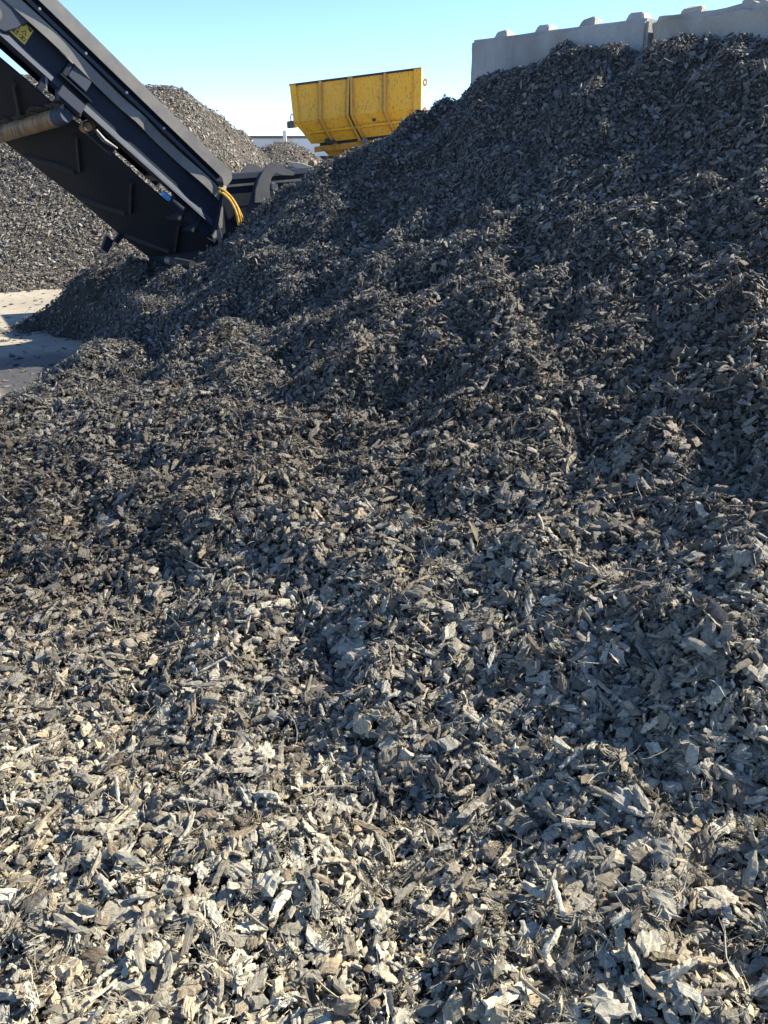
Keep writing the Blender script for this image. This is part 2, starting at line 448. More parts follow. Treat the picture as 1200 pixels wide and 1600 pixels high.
def clumps(S, seed):       # slumped lumps, ledges and gullies on the steeper part of the heap
    m = np.clip((S.Z-.12)/.5,0,1)
    a = fbm(S.X,S.Y,.42,seed,3); b = fbm(S.X*.6+S.Y*.8,S.Y*.6-S.X*.8,.9,seed+1,2); c = fbm(S.X,S.Y,.2,seed+2,2)
    S.Z = S.Z + m*(.075*(1-np.abs(a))*.9 - .034 + .035*b + .03*np.abs(c))
clumps(HEAP, 77)
def settle_crest(S, targets, margin, reach=80.0):
    '''nudge the crest of a heap to its surveyed outline'''
    tx = np.array([t[0] for t in targets],float); ty = np.array([t[1] for t in targets],float)+margin
    for it in range(5):
        v2 = S.Z-CAM_Z; d = S.Y*math.cos(PITCH)-v2*math.sin(PITCH); u = S.Y*math.sin(PITCH)+v2*math.cos(PITCH)
        ok = (d > .4)&(S.Z > -.03); dd = np.where(ok,d,1)
        px = np.where(ok,600+F_PX*S.X/dd,-9999); py = np.where(ok,800-F_PX*u/dd,9999)
        e = np.array([py[np.abs(px-a)<7].min()-b for a,b in zip(tx,ty)])      # negative: stands too high
        ev = np.interp(px,tx,e); tv_ = np.interp(px,tx,ty)
        w = np.clip((reach-(py-tv_))/(reach*.8),0,1); w = w*w*(3-2*w)
        S.Z = S.Z + np.where(ok, ev*dd/F_PX*w, 0)
    S.gx,S.gy = np.gradient(S.Z, S.st)
settle_crest(HEAP,[(0,504),(30,493),(63,474),(98,440),(131,412),(163,395),(198,384),(240,396),(285,398),(322,380),(352,368),(383,336),(404,313),(442,282),(469,270),(510,243),(555,223),(590,210),(640,172),(685,148),(733,126),(775,106),(833,92),(862,72),(908,66),(967,60),(1020,59),(1075,50),(1137,52),(1200,57),(1300,55)],8)
settle_crest(FAR,[(-100,110),(40,112),(100,113),(170,121),(215,128),(260,129),(300,141),(340,166),(380,196),(410,226),(430,246)],6,50)
settle_crest(FAR2,[(405,228),(430,219),(455,219),(480,228),(505,243)],4,30)

# ------------------------------------------------------------------ pieces of shredded wood (unit length along x)
def mk_mesh(name, V, Fs, mat=M_WOOD):
    me = bpy.data.meshes.new(name)
    me.from_pydata([tuple(v) for v in V], [], Fs)
    bm = bmesh.new(); bm.from_mesh(me); bmesh.ops.recalc_face_normals(bm, faces=bm.faces); bm.to_mesh(me); bm.free()
    me.materials.append(mat)
    return me
def slab(rs, w=.5, th=.12, nx=7, ny=4, jag=.12, taper=.5, bend=.1, twist=.3, curl=.0, rough=.03, skew=.2):
    """a torn flat piece: two crumpled skins joined at a ragged rim"""
    pr0 = [1 - taper*rs.random()*(abs(t)**(1.5+rs.random()*2)) for t in np.linspace(-1,1,nx)]
    e1 = rs.normal(0,jag,nx); e2 = rs.normal(0,jag,nx); l1 = rs.normal(0,jag*.6,ny); l2 = rs.normal(0,jag*.6,ny)
    sk = rs.normal(0,skew); bx = rs.normal(0,bend); by = rs.normal(0,bend*.6); tw = rs.normal(0,twist)
    top = np.zeros((nx,ny,3)); bot = np.zeros((nx,ny,3))
    nz = rs.normal(0,rough,(nx,ny)); nz2 = rs.normal(0,rough,(nx,ny))
    ridge = rs.normal(0,rough*1.2,ny)
    for i,u in enumerate(np.linspace(-.5,.5,nx)):
        for j,v in enumerate(np.linspace(-1,1,ny)):
            edge = (l1[j] if i==0 else l2[j] if i==nx-1 else 0)
            x = u + edge + sk*v*w
            hw = w*.5*(pr0[i] + (e1[i] if v<0 else e2[i]))
            y = v*hw + by*(u*u*4)
            z = bx*(4*u*u) + curl*(v*v) 
            t = tw*u
            rim = (i in (0,nx-1)) or (j in (0,ny-1))
            hth = th*.5*(.45 if rim else 1.0)
            for A,sg,nn in ((top,1,nz),(bot,-1,nz2)):
                zz = z + sg*hth + nn[i,j] + ridge[j]
                A[i,j] = (x, y*math.cos(t)-zz*math.sin(t), y*math.sin(t)+zz*math.cos(t))
    V = list(top.reshape(-1,3)) + list(bot.reshape(-1,3)); n = nx*ny; Fs = []
    I = lambda i,j: i*ny+j
    for i in range(nx-1):
        for j in range(ny-1):
            Fs.append((I(i,j),I(i+1,j),I(i+1,j+1),I(i,j+1))); Fs.append((n+I(i,j),n+I(i,j+1),n+I(i+1,j+1),n+I(i+1,j)))
    rimv = [I(i,0) for i in range(nx)] + [I(nx-1,j) for j in range(1,ny)] + [I(i,ny-1) for i in range(nx-2,-1,-1)] + [I(0,j) for j in range(ny-2,0,-1)]
    for k in range(len(rimv)):
        a,b = rimv[k], rimv[(k+1)%len(rimv)]
        Fs.append((a,b,n+b,n+a))
    return V, Fs
def strand(rs, p0, d0, L, r, n=6, sides=3, wander=.35, droop=0):
    p = np.array(p0,float); d = np.array(d0,float); d /= np.linalg.norm(d); pts=[p.copy()]
    dd = rs.normal(0,wander,3)
    for k in range(n-1):
        d = d + dd*.5 + rs.normal(0,wander*.5,3); d[2] -= droop; d /= np.linalg.norm(d)
        p = p + d*L/(n-1); pts.append(p.copy())
    mb = MB(); mb.tube(pts, [r*(1-.6*abs(2*k/(n-1)-1)**2) for k in range(n)], sides)
    return mb.v, mb.f
def merge(parts):
    V=[];Fs=[]
    for v,f in parts:
        b=len(V); V+=list(v); Fs+=[tuple(i+b for i in q) for q in f]
    return V,Fs
def blob(rs, e=(.5,.35,.28), sub=2, amp=.22):
    bm = bmesh.new(); bmesh.ops.create_icosphere(bm, subdivisions=sub, radius=1)
    off = Vector(rs.uniform(-50,50,3))
    V=[]
    for v in bm.verts:
        k = 1 + amp*2*mnoise.noise(v.co*1.3+off) + amp*mnoise.noise(v.co*3.1+off)
        c = v.co.copy()
        m = max(abs(c.x),abs(c.y),abs(c.z)); c = c.lerp(c/m, .35)
        V.append((c.x*e[0]*k, c.y*e[1]*k, c.z*e[2]*k))
    Fs=[tuple(v.index for v in f.verts) for f in bm.faces]; bm.free()
    return V,Fs
PROTO = []          # (kind, mesh)
def proto(kind, VF): 
    PROTO.append((kind, mk_mesh(kind, *VF)))
rs = np.random.default_rng(21)
for k in range(14): proto('wood_chip', slab(rs, w=rs.uniform(.35,.85), th=rs.uniform(.12,.26), nx=9, ny=5, jag=rs.uniform(.08,.20), taper=rs.uniform(0,.25), curl=rs.normal(0,.03), bend=.03, twist=.14, skew=.28, rough=.020))
for k in range(10): proto('wood_splinter', slab(rs, w=rs.uniform(.14,.32), th=rs.uniform(.08,.18), nx=9, ny=3, jag=rs.uniform(.08,.2), taper=rs.uniform(.1,.6), bend=.055, twist=.35, rough=.016))
for k in range(7): proto('wood_chunk', slab(rs, w=rs.uniform(.5,.8), th=rs.uniform(.28,.5), jag=.06, taper=.2, bend=.02, twist=.1, rough=.022, nx=6, ny=4))
for k in range(6): proto('bark_curl', slab(rs, w=rs.uniform(.35,.6), th=.07, ny=6, nx=7, jag=.13, taper=.3, bend=.14, curl=rs.uniform(.1,.25)*(1 if k%2 else -1), rough=.02))
def fibre_clump(n, splay, core):
    parts=[]
    if core: parts.append(slab(rs, w=rs.uniform(.25,.5), th=.18, jag=.2, taper=.8, rough=.06))
    for q in range(n):
        d = np.array([1,0,0.]) + rs.normal(0,splay,3)
        p0 = np.array([rs.uniform(-.5,-.05), rs.normal(0,.13), rs.normal(0,.09)])
        parts.append(strand(rs, p0, d, rs.uniform(.3,.9), rs.uniform(.010,.030), 5, 3, .25))
    return merge(parts)
for k in range(6): proto('fibre_tuft', fibre_clump(16+k, .28+.08*k, k%2==0))
for k in range(4): proto('fibre_tuft', fibre_clump(22, .9, False))
for k in range(7): proto('root_fibre', strand(rs, (-.5,0,0), (1,0,0), 1.15, rs.uniform(.010,.020), 11, 4, .22+.04*k))
def stick(n=9, sides=7):
    pts=[]; y=z=0
    for u in np.linspace(-.5,.5,n):
        y += rs.normal(0,.006); z += rs.normal(0,.006); pts.append((u,y,z))
    r0 = rs.uniform(.045,.07); mb=MB(); mb.tube(pts, [r0*(1+rs.normal(0,.10)) for _ in range(n)], sides)
    return mb.v, mb.f
for k in range(4): proto('stick', stick())
for k in range(6): proto('wood_crumb', blob(rs, (rs.uniform(.4,.55),rs.uniform(.25,.45),rs.uniform(.16,.35)), 1 if k<3 else 2, rs.uniform(.2,.4)))
for k in range(5): proto('wood_crumb', slab(rs, w=rs.uniform(.3,.8), th=rs.uniform(.1,.3), nx=3, ny=3, jag=.15, taper=.5))
KIND = {}
for i,(k,_) in enumerate(PROTO): KIND.setdefault(k,[]).append(i)
PCOL = bpy.data.collections.new('piece_shapes')
for i,(k,me) in enumerate(PROTO):
    o = bpy.data.objects.new('shape_%03d' % i, me); PCOL.objects.link(o)

def stuff_nodes():
    ng = bpy.data.node_groups.new('scatter_pieces','GeometryNodeTree')
    ng.interface.new_socket('Geometry', in_out='INPUT', socket_type='NodeSocketGeometry')
    ng.interface.new_socket('Geometry', in_out='OUTPUT', socket_type='NodeSocketGeometry')
    N = ng.nodes; L = ng.links
    gi = N.new('NodeGroupInput'); go = N.new('NodeGroupOutput')
    ci = N.new('GeometryNodeCollectionInfo'); ci.inputs['Collection'].default_value = PCOL
    ci.inputs['Separate Children'].default_value = True; ci.inputs['Reset Children'].default_value = True
    iop = N.new('GeometryNodeInstanceOnPoints'); iop.inputs['Pick Instance'].default_value = True
    def attr(nm, ty):
        a = N.new('GeometryNodeInputNamedAttribute'); a.data_type = ty; a.inputs['Name'].default_value = nm
        return a.outputs['Attribute']
    e2r = N.new('FunctionNodeEulerToRotation')
    L.new(attr('rot','FLOAT_VECTOR'), e2r.inputs[0])
    L.new(gi.outputs[0], iop.inputs['Points']); L.new(ci.outputs[0], iop.inputs['Instance'])
    L.new(attr('idx','INT'), iop.inputs['Instance Index']); L.new(e2r.outputs[0], iop.inputs['Rotation'])
    L.new(attr('scl','FLOAT_VECTOR'), iop.inputs['Scale']); L.new(iop.outputs[0], go.inputs[0])
    return ng
NG = stuff_nodes()
def stuff_cloud(name, pos, rot, scl, idx, parent=None, label=None):
    o0 = np.array(parent_origin(parent)) if parent else np.zeros(3)
    me = bpy.data.meshes.new(name)
    me.vertices.add(len(pos)); me.vertices.foreach_set('co', (pos-o0).astype(np.float32).ravel())
    for nm,ty,dat,key in (('rot','FLOAT_VECTOR',rot,'vector'),('scl','FLOAT_VECTOR',scl,'vector'),('idx','INT',idx,'value')):
        a = me.attributes.new(nm, ty, 'POINT'); a.data.foreach_set(key, dat.astype(np.int32 if ty=='INT' else np.float32).ravel())
    me.update()
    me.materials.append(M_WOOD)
    o = link(bpy.data.objects.new(name, me)); 
    if parent: o.parent = parent
    m = o.modifiers.new('scatter','NODES'); m.node_group = NG
    o['kind'] = 'stuff'
    if label: o['label'] = label
    return o
def eulers_from(nrm, tilt, spin=None):
    """orientation that lays a piece on the surface, tilted by tilt (rad), with a free spin; returns euler XYZ arrays"""
    n = len(nrm)
    t = nrm + rng.normal(0,1,(n,3))*np.tan(tilt)[:,None]*.75
    t /= np.linalg.norm(t,axis=1,keepdims=True)
    flip = rng.random(n)<.5; t[flip] *= -1
    a = rng.normal(0,1,(n,3)); a -= (a*t).sum(1,keepdims=True)*t; a /= np.linalg.norm(a,axis=1,keepdims=True)
    b = np.cross(t,a)
    M = np.stack([a,b,t],2)     # columns
    ey = np.arcsin(np.clip(-M[:,2,0],-1,1)); ex = np.arctan2(M[:,2,1],M[:,2,2]); ez = np.arctan2(M[:,1,0],M[:,0,0])
    return np.stack([ex,ey,ez],1)

def project(P):
    v = P-CP; d = v[:,1]*math.cos(PITCH)-v[:,2]*math.sin(PITCH); u = v[:,1]*math.sin(PITCH)+v[:,2]*math.cos(PITCH)
    dd = np.maximum(d,.05)
    return 600+F_PX*v[:,0]/dd, 800-F_PX*u/dd, d

#            kind          share  size lo, hi   tilt     y/z stretch
MIX = [('wood_chip',      .205, .018,.064, .48),
       ('wood_splinter',  .150, .020,.080, .50),
       ('wood_chunk',     .130, .015,.048, .60),
       ('bark_curl',      .030, .022,.060, .55),
       ('fibre_tuft',     .125, .020,.066, .45),
       ('root_fibre',     .085, .030,.100, .50),
       ('stick',          .008, .035,.100, .40),
       ('wood_crumb',     .332, .007,.024, .9)]
def scatter(S, n, xr, yr, dens, zmin=0.0, boost=1.0, crumbs=True):
    x = rng.uniform(*xr, n); y = rng.uniform(*yr, n); z = S.z(x,y)
    sl = 1/np.maximum(S.nrm(x,y)[:,2],.25); keep = (z > zmin + rng.normal(0,.01,n)) & (rng.random(n) < dens(x,y,z)*np.minimum(sl,2)/2)
    x,y,z = x[keep],y[keep],z[keep]; m = len(x)
    nr = S.nrm(x,y)
    share = np.array([a[1] for a in MIX]); 
    if not crumbs: share[-1] = .12
    share /= share.sum()
    kind = rng.choice(len(MIX), m, p=share)
    idx = np.zeros(m,int); L = np.zeros(m); tilt = np.zeros(m)
    for k,(nm,_,lo,hi,tl) in enumerate(MIX):
        s = kind==k; c = s.sum()
        idx[s] = rng.choice(KIND[nm], c); q = rng.random(c)**2.2; L[s] = (lo*(hi/lo)**q); tilt[s] = np.abs(rng.normal(0,tl,c)).clip(0,1.35)
    L *= boost
    if S is HEAP: L *= np.clip(.92-.055*(y-1.5),.66,.92)
    if S is HEAP: tilt = np.minimum(tilt*np.clip(.85+.30*(y-1.2),.85,1.9),1.4)
    rot = eulers_from(nr, tilt)
    lift = rng.uniform(-.2,.42,m)*L*np.where(kind==7,.6,1) + rng.uniform(-.006,.012,m)
    pos = np.stack([x,y,z],1) + nr*lift[:,None]
    scl = np.stack([L, L*rng.uniform(.75,1.3,m), L*rng.uniform(.7,1.4,m)],1)
    return pos, rot, scl, idx, kind, L

def wall_clear(x,y):   # keep pieces on the near side of the block wall
    return (x*0.7465 + y*0.6653) < (0.692*0.7465+7.19*0.6653 - .03)

# ------------------------------------------------------------------ main heap
heap = empty('mulch_heap', (0.6,3.5,0), 'huge dark heap of shredded wood mulch filling the yard in front of the concrete wall', 'mulch heap')
tag(HEAP.mesh('heap_core', M_CORE, heap))
def dens_main(x,y,z):
    P = np.stack([x,y,z],1); px,py,d = project(P)
    dist = np.sqrt(x*x+y*y+(z-1.6)**2)
    inf = (px>-160-200/d)&(px<1360+200/d)&(py>-60)&(py<1600+300)
    return np.where(inf, np.clip(.42+.9*(2.2/dist)**1.0,0,1), .38)
A1 = scatter(HEAP, 780000, (-4.5,5.3),(-.5,9.3), dens_main, -.012)
A2 = scatter(HEAP, 170000, (-2.1,2.4),(.4,3.6), lambda x,y,z: np.clip(1.9-.5*y,.15,1), -.012)
A3 = scatter(HEAP, 230000, (-2.6,4.4),(3.2,7.6), lambda x,y,z: np.where(z>.25,.95,.2), -.012)
pos,rot,scl,idx,kind,L = [np.concatenate(q) for q in zip(A1,A2,A3)]
# slightly coarser pieces stay on the surface in the distance
ok = wall_clear(pos[:,0],pos[:,1]) | (pos[:,0]<.6)
pos,rot,scl,idx,kind,L = [a[ok] for a in (pos,rot,scl,idx,kind,L)]
px,py,d = project(pos)
inside = (px>15)&(px<1185)&(py>500)&(py<1590)&(kind<7)&(kind!=5)
score = np.where(inside, L/d, 0)
order = np.argsort(-score)[:278]
mask = np.ones(len(pos),bool); mask[order] = False
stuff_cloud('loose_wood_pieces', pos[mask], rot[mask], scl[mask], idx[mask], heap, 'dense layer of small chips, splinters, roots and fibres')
hl = np.array(heap.location)
for i in order:
    o = bpy.data.objects.new(PROTO[idx[i]][0], PROTO[idx[i]][1]); link(o); o.parent = heap
    p = pos[i] + np.array([0,0,L[i]*.12]); o.location = tuple(p-hl); o.rotation_euler = tuple(rot[i]); o.scale = tuple(scl[i])

# pieces of the heap that stand out one by one in the photograph
def surf_hit(px,py):
    r = ray(px,py); t = np.linspace(.6,10,6000); P = CP+np.outer(t,r)
    below = P[:,2] < HEAP.z(P[:,0],P[:,1]); k = np.argmax(below)
    return P[k]
def feature(kind, k, px, py, ang, lpx, w=1.0, th=1.0, label=None, lift=.012, roll=0.0):
    """lay a piece of real length on the surface at the spot seen at (px,py); ang is its bearing on the ground as seen"""
    p = surf_hit(px,py); a = R(ang)
    q = surf_hit(px+lpx*.5*math.cos(a), py-lpx*.5*math.sin(a)); q2 = surf_hit(px-lpx*.5*math.cos(a), py+lpx*.5*math.sin(a))
    ax = Vector(q-q2); Ln = min(ax.length, 1.2*lpx*float(np.linalg.norm(p-CP))/F_PX); ax.normalize()
    n = Vector(HEAP.nrm(np.array([p[0]]),np.array([p[1]]))[0]); n = (n*.6+Vector((0,-.3,.6))).normalized()
    b = n.cross(ax).normalized(); c = ax.cross(b)
    M = Matrix((ax,b,c)).transposed() @ Matrix.Rotation(roll,3,'X')
    me = PROTO[KIND[kind][k % len(KIND[kind])]][1]
    o = bpy.data.objects.new(kind, me); link(o); o.parent = heap
    o.location = tuple(p + np.array(n)*lift - hl); o.rotation_euler = M.to_euler(); o.scale = (Ln, Ln*w, Ln*th)
    if label: o['label'] = label
feature('stick',0,875,1440,60,105,1.5,1.3,'straight pale grey stick leaning up to the upper right')
feature('stick',1,672,1372,30,92,.9,.9,'slim grey stick slanting across fibres')
feature('stick',2,577,1302,-23,56,1.9,1.9,'short round pale dowel-like stick')
feature('stick',3,903,1290,-5,52,1.9,1.9,'short round grey stick lying level')
feature('wood_splinter',1,790,1560,28,75,1.2,1.2,'broad pale splinter near the bottom edge')
feature('wood_splinter',3,885,725,65,44,1.0,1.0,'pale upright splinter in the dark slope')
feature('wood_splinter',4,1125,678,-8,36,1.1,1.0,'pale cream splinter lying level on the slope')
feature('wood_splinter',5,1076,617,50,52,1.1,1.0)
feature('wood_chip',0,607,1167,85,38,.9,.5,'smooth rectangular grey chip')
feature('wood_chip',2,182,1432,5,52,1.1,.8,'large pale squarish chip')
feature('wood_chip',3,945,1375,-25,52,1.1,.7,'broad pale star-edged chip')
feature('wood_chip',5,553,1018,-50,52,.8,.8,'pale shaggy chip')
feature('bark_curl',1,745,1275,30,62,1.0,1.0,'curved pale bark piece with a bright hollow')
feature('bark_curl',3,1110,965,-45,70,.7,1.0,'dark curved strip of bark')
feature('wood_chip',7,1000,1325,70,55,1.0,.8)
feature('wood_splinter',6,1115,1225,-45,60,1.1,1.0)
feature('wood_splinter',7,270,1160,25,60,.8,.8)
feature('wood_chunk',2,195,1235,20,42,1.0,1.0)
feature('wood_splinter',8,170,822,-30,56,1.2,1.0)
feature('wood_chip',8,235,1565,-65,60,1.1,.6)
feature('wood_chip',9,1165,1520,-60,52,1.1,.6)
feature('stick',0,560,297,50,26,1.2,1.2)

# ------------------------------------------------------------------ far heaps
fheap = empty('mulch_heap', (-4.5,13,0), 'sunlit grey heap of shredded wood standing behind the conveyor', 'mulch heap')
FAR.mesh('heap_core', M_CORE2, fheap, .02)
a = scatter(FAR, 150000, (-8.8,1.4),(8.9,20.9), lambda x,y,z: np.where((x>-7.5)&(y<17),1,.6), 0.0, 1.0, False)
b_ = scatter(FAR, 90000, (-7.2,-.4),(9.5,15), lambda x,y,z: np.ones(x.shape), 0.0, .85, False)
a = [np.concatenate(q) for q in zip(a,b_)]
stuff_cloud('loose_wood_pieces', *a[:4], fheap, 'dense layer of grey wood chips')
fheap2 = empty('mulch_heap', (-4,28,0), 'small distant heap of shredded wood below the yellow truck body', 'mulch heap')
FAR2.mesh('heap_core', M_CORE2, fheap2, .03)
a = scatter(FAR2, 60000, (-7.8,.9),(23.2,32.8), lambda x,y,z: np.full(x.shape,1.), 0.0, 1.5, False)
stuff_cloud('loose_wood_pieces', *a[:4], fheap2, 'dense layer of grey wood chips')

# crumbs strewn over the open yard
nn = 16000
x = rng.uniform(-7,-1.2,nn); y = rng.uniform(4,10.2,nn)
gz = HEAP.z(x.clip(-4.5,5),y.clip(-.6,9.5)); k = (gz < .01) & (rng.random(nn) < np.exp(gz.clip(-.3,0)*9)*.9+.05)
x,y = x[k],y[k]; m = len(x)
Ls = .008+.045*rng.random(m)**3
stuff_cloud('yard_debris', np.stack([x,y,Ls*.12],1), eulers_from(np.tile([0,0,1.],(m,1)), np.full(m,.25)), np.stack([Ls,Ls,Ls*.7],1),
            rng.choice(KIND['wood_crumb']+KIND['wood_splinter']+KIND['wood_chip'], m))

# ------------------------------------------------------------------ concrete block wall
A = np.array([.692,7.19]); ud = np.array([.6653,-.7465]); nd = np.array([.7465,.6653])   # along (coming nearer), into the wall
wall = empty('block_wall', (A[0],A[1],0), 'tall wall of stacked concrete blocks with raised studs on top behind the mulch heap', 'wall')
BL,BH,BD = 1.6,.8,.8
def WT(s0, z0, rough, seed):
    rr = np.random.default_rng(seed); off = Vector(rr.uniform(-20,20,3))
    def T(p):
        s,dn,z = p
        v = Vector((s*3,dn*3,z*3))+off
        k = rough*(mnoise.noise(v)+.6*mnoise.noise(v*3.1)+.35*mnoise.noise(v*7))
        s2,d2,z2 = s0+s+k*.25, dn+k, z0+z+k*.55*(z/BH)
        return (A[0]+ud[0]*s2+nd[0]*d2, A[1]+ud[1]*s2+nd[1]*d2, z2)
    return T
def grid_block(L_,D_,H_,T,ch=.022,n=22,nz=12):
    bm = bmesh.new(); bmesh.ops.create_cube(bm, size=1)
    bmesh.ops.scale(bm, vec=(L_,D_,H_), verts=bm.verts); bmesh.ops.translate(bm, vec=(L_/2,D_/2,H_/2), verts=bm.verts)
    bmesh.ops.bevel(bm, geom=bm.edges[:], offset=ch, segments=2, affect='EDGES')
    for ax,cnt,ln in ((0,n,L_),(2,nz,H_),(1,5,D_)):
        for i in range(1,cnt):
            no = [0,0,0]; no[ax]=1; co=[0,0,0]; co[ax]=ln*i/cnt
            bmesh.ops.bisect_plane(bm, geom=bm.verts[:]+bm.edges[:]+bm.faces[:], plane_co=co, plane_no=no)
    mb = MB(); bm.verts.index_update()
    mb.add([T(tuple(v.co)) for v in bm.verts], [tuple(v.index for v in f.verts) for f in bm.faces]); bm.free()
    return mb
for row in range(3):
    for c in range(3):
        s0 = c*(BL+.018) - (0 if row!=1 else 0)
        top = row==2
        rough = .007 if (c==0) else (.055 if c==1 else .05)
        T = WT(s0, row*BH, rough, row*5+c)
        mat = M_CONC if c==0 else M_CONC2
        if top: b = grid_block(BL-.01,BD,BH-.004,T, .02 if c==0 else .03, 26 if c<2 else 10, 14 if c<2 else 6)
        else: b = grid_block(BL-.01,BD,BH-.004,T,.02,4,3)
        bo = b.build('concrete_block', mat, wall, smooth=True)
        if c==0 and top: bo['label'] = 'smooth pale grey block'
        if c==1 and top: bo['label'] = 'rough broken-faced tan block'
        if top:
            for q in range(4):
                for dd in (.2,.6):
                    cs = .2+q*.4; h = .062; w0,w1 = .085,.050
                    mb = MB()
                    jj = lambda: random.uniform(-.010,.010)*(1 if c==0 else 2.2)
                    mb.hexa([T((cs+sx*w0+jj(), dd+sy*w0, BH-.03)) for sx,sy in ((-1,-1),(1,-1),(1,1),(-1,1))] +
                            [T((cs+sx*w1+jj(), dd+sy*w1+jj(), BH+h+jj())) for sx,sy in ((-1,-1),(1,-1),(1,1),(-1,1))])
                    mb.build('stud', mat, bo, bevel=.008)

# ------------------------------------------------------------------ conveyor
_az = R(42); cw = np.array([-math.sin(_az), math.cos(_az), 0])         # across the belt, away from the camera
T0 = at(356,276,6.9)
_r = ray(73.7,0); _T1 = CP + _r*np.dot(T0-CP,cw)/np.dot(_r,cw)
cd = (_T1-T0)/np.linalg.norm(_T1-T0); chh = np.cross(cd,cw); chh = chh if chh[2] > 0 else -chh
def CV(p):   # (s along, h up, w across)
    return tuple(T0 + cd*p[0]*1.05 + chh*p[1] + cw*p[2])
SL = 4.6
conv = empty('belt_conveyor', (-1.75,6.9,.75), 'dark inclined belt conveyor with yellow hoses, its tail resting on the mulch heap', 'conveyor')
# upper side plate with rounded end
arc = [( .02+.045*(1-math.cos(t)) -.02, .018-.05*(1-math.sin(t))) for t in np.linspace(math.pi/2,0,5)]
poly = [(SL,.018),(.07,.018),(.035,.012),(.008,-.008),(0,-.035),(.005,-.085),(.03,-.110),(.075,-.073),(SL,-.073)]
MB().prism(poly,-.088,-.080,CV).build('side_plate', M_PLATE, conv, bevel=.001)
MB().prism([(SL,.018),(.05,.018),(.05,.010),(SL,.010)],-.080,.03,CV).build('top_flange', M_NAVY, conv)
MB().box(0.03,SL,-.125,.010,-.02,.0,CV).build('backing_plate', M_NAVY, conv)
MB().prism([(SL,-.098),(.03,-.098),(.012,-.112),(.03,-.122),(SL,-.122)],-.058,-.046,CV).build('bolt_rail', M_BRACKET, conv)
MB().box(.03,SL,-.122,-.116,-.046,-.02,CV).build('rail_shelf', M_NAVY, conv)
for s in (.085,.62,.95,1.28,1.62,1.96,2.3,2.64,2.98,3.32,3.66,4.0):
    b = MB(); b.tube([CV((s,-.104,-.058)),CV((s,-.104,-.070))],[.0105,.0085],8); b.build('bolt', M_GALV, conv, smooth=True)
# lower plate, bowed in and out to shape its sunlit and shaded patches
def sun_patch_bow(q): return -.022-.040*(math.exp(-((q-.15)/.16)**2)+.8*math.exp(-((q-.78)/.09)**2)+math.exp(-((q-1.45)/.33)**2)+math.exp(-((q-3.0)/.5)**2))
b = MB(); N_ = 90; V = []
for q in range(N_+1):
    ss = -.02+(SL+.02)*q/N_; e_ = max(0,.03-ss)
    for hh,ww in ((-.138-e_*.6,0),(-.213,0),(-.213,.007),(-.138-e_*.6,.007)): V.append(CV((ss - (.02 if hh < -.2 and q==0 else 0),hh,sun_patch_bow(ss)+ww)))
b.add(V,[(k*4+m_,k*4+(m_+1)%4,k*4+4+(m_+1)%4,k*4+4+m_) for k in range(N_) for m_ in range(4)]+[(0,1,2,3),(N_*4,N_*4+3,N_*4+2,N_*4+1)]); b.build('lower_plate', M_PLATE, conv)
MB().box(.02,SL,-.140,-.134,-.020,.0,CV).build('lip_flange', M_NAVY, conv)
MB().prism([(SL,-.13),(.0,-.13),(-.13,-.40),(SL,-.36)],.0,.008,CV).build('web_plate', M_NAVY, conv)
# bottom flange: sloping skirt with ground bounce light put into its paler paint
b = MB(); b.hexa([CV(p) for p in ((SL,-.345,0),(-.10,-.360,0),(-.12,-.412,-.035),(SL,-.392,-.035),(SL,-.340,.006),(-.10,-.352,.006),(-.12,-.405,-.030),(SL,-.386,-.030))])
b.build('bottom_flange', M_BRACKET, conv)
MB().box(-.1,SL,-.405,-.399,-.03,.07,CV).build('bottom_channel', M_NAVY, conv)
# end plate and its brackets
b = MB(); b.prism([(.012,-.14),(-.008,-.14),(-.135,-.455),(-.112,-.455)],-.065,.03,CV); b.build('end_plate', M_NAVY, conv, bevel=.002)
b = MB(); b.prism([(-.10,-.43),(-.15,-.425),(-.215,-.48),(-.20,-.50),(-.14,-.47),(-.125,-.50),(-.10,-.49)],-.08,-.065,CV); b.build('foot_bracket', M_PLATE, conv, bevel=.002)
b = MB(); b.prism([(-.02,-.19),(-.06,-.18),(-.16,-.36),(-.13,-.40)],.03,.05,CV); b.build('gusset', M_PLATE, conv)
b = MB(); b.prism([(-.03,-.10),(-.09,-.12),(-.29,-.36),(-.24,-.50),(-.16,-.46)],.10,.115,CV); b.build('tail_plate', M_NAVY, conv)
b = MB(); b.prism([(-.09,-.20),(-.13,-.20),(-.21,-.33),(-.19,-.36),(-.155,-.30)],.07,.085,CV); b.build('gusset', M_PLATE, conv)
for dh in (0,.045):
    b = MB(); b.tube([CV((-.13,-.36-dh,-.01)),CV((-.23,-.42-dh,.02))],.006,6); b.build('tie_rod', M_PLATE, conv)
b = MB(); 
ring=[CV((-.04+.028*math.cos(t), -.10+.055*math.sin(t), .06)) for t in np.linspace(0,2*math.pi,15)]
b.prism([(-.045+.022*math.cos(t), -.095+.05*math.sin(t)) for t in np.linspace(0,2*math.pi,14,endpoint=False)],.05,.06,CV); b.build('end_cap', M_CREAM, conv)
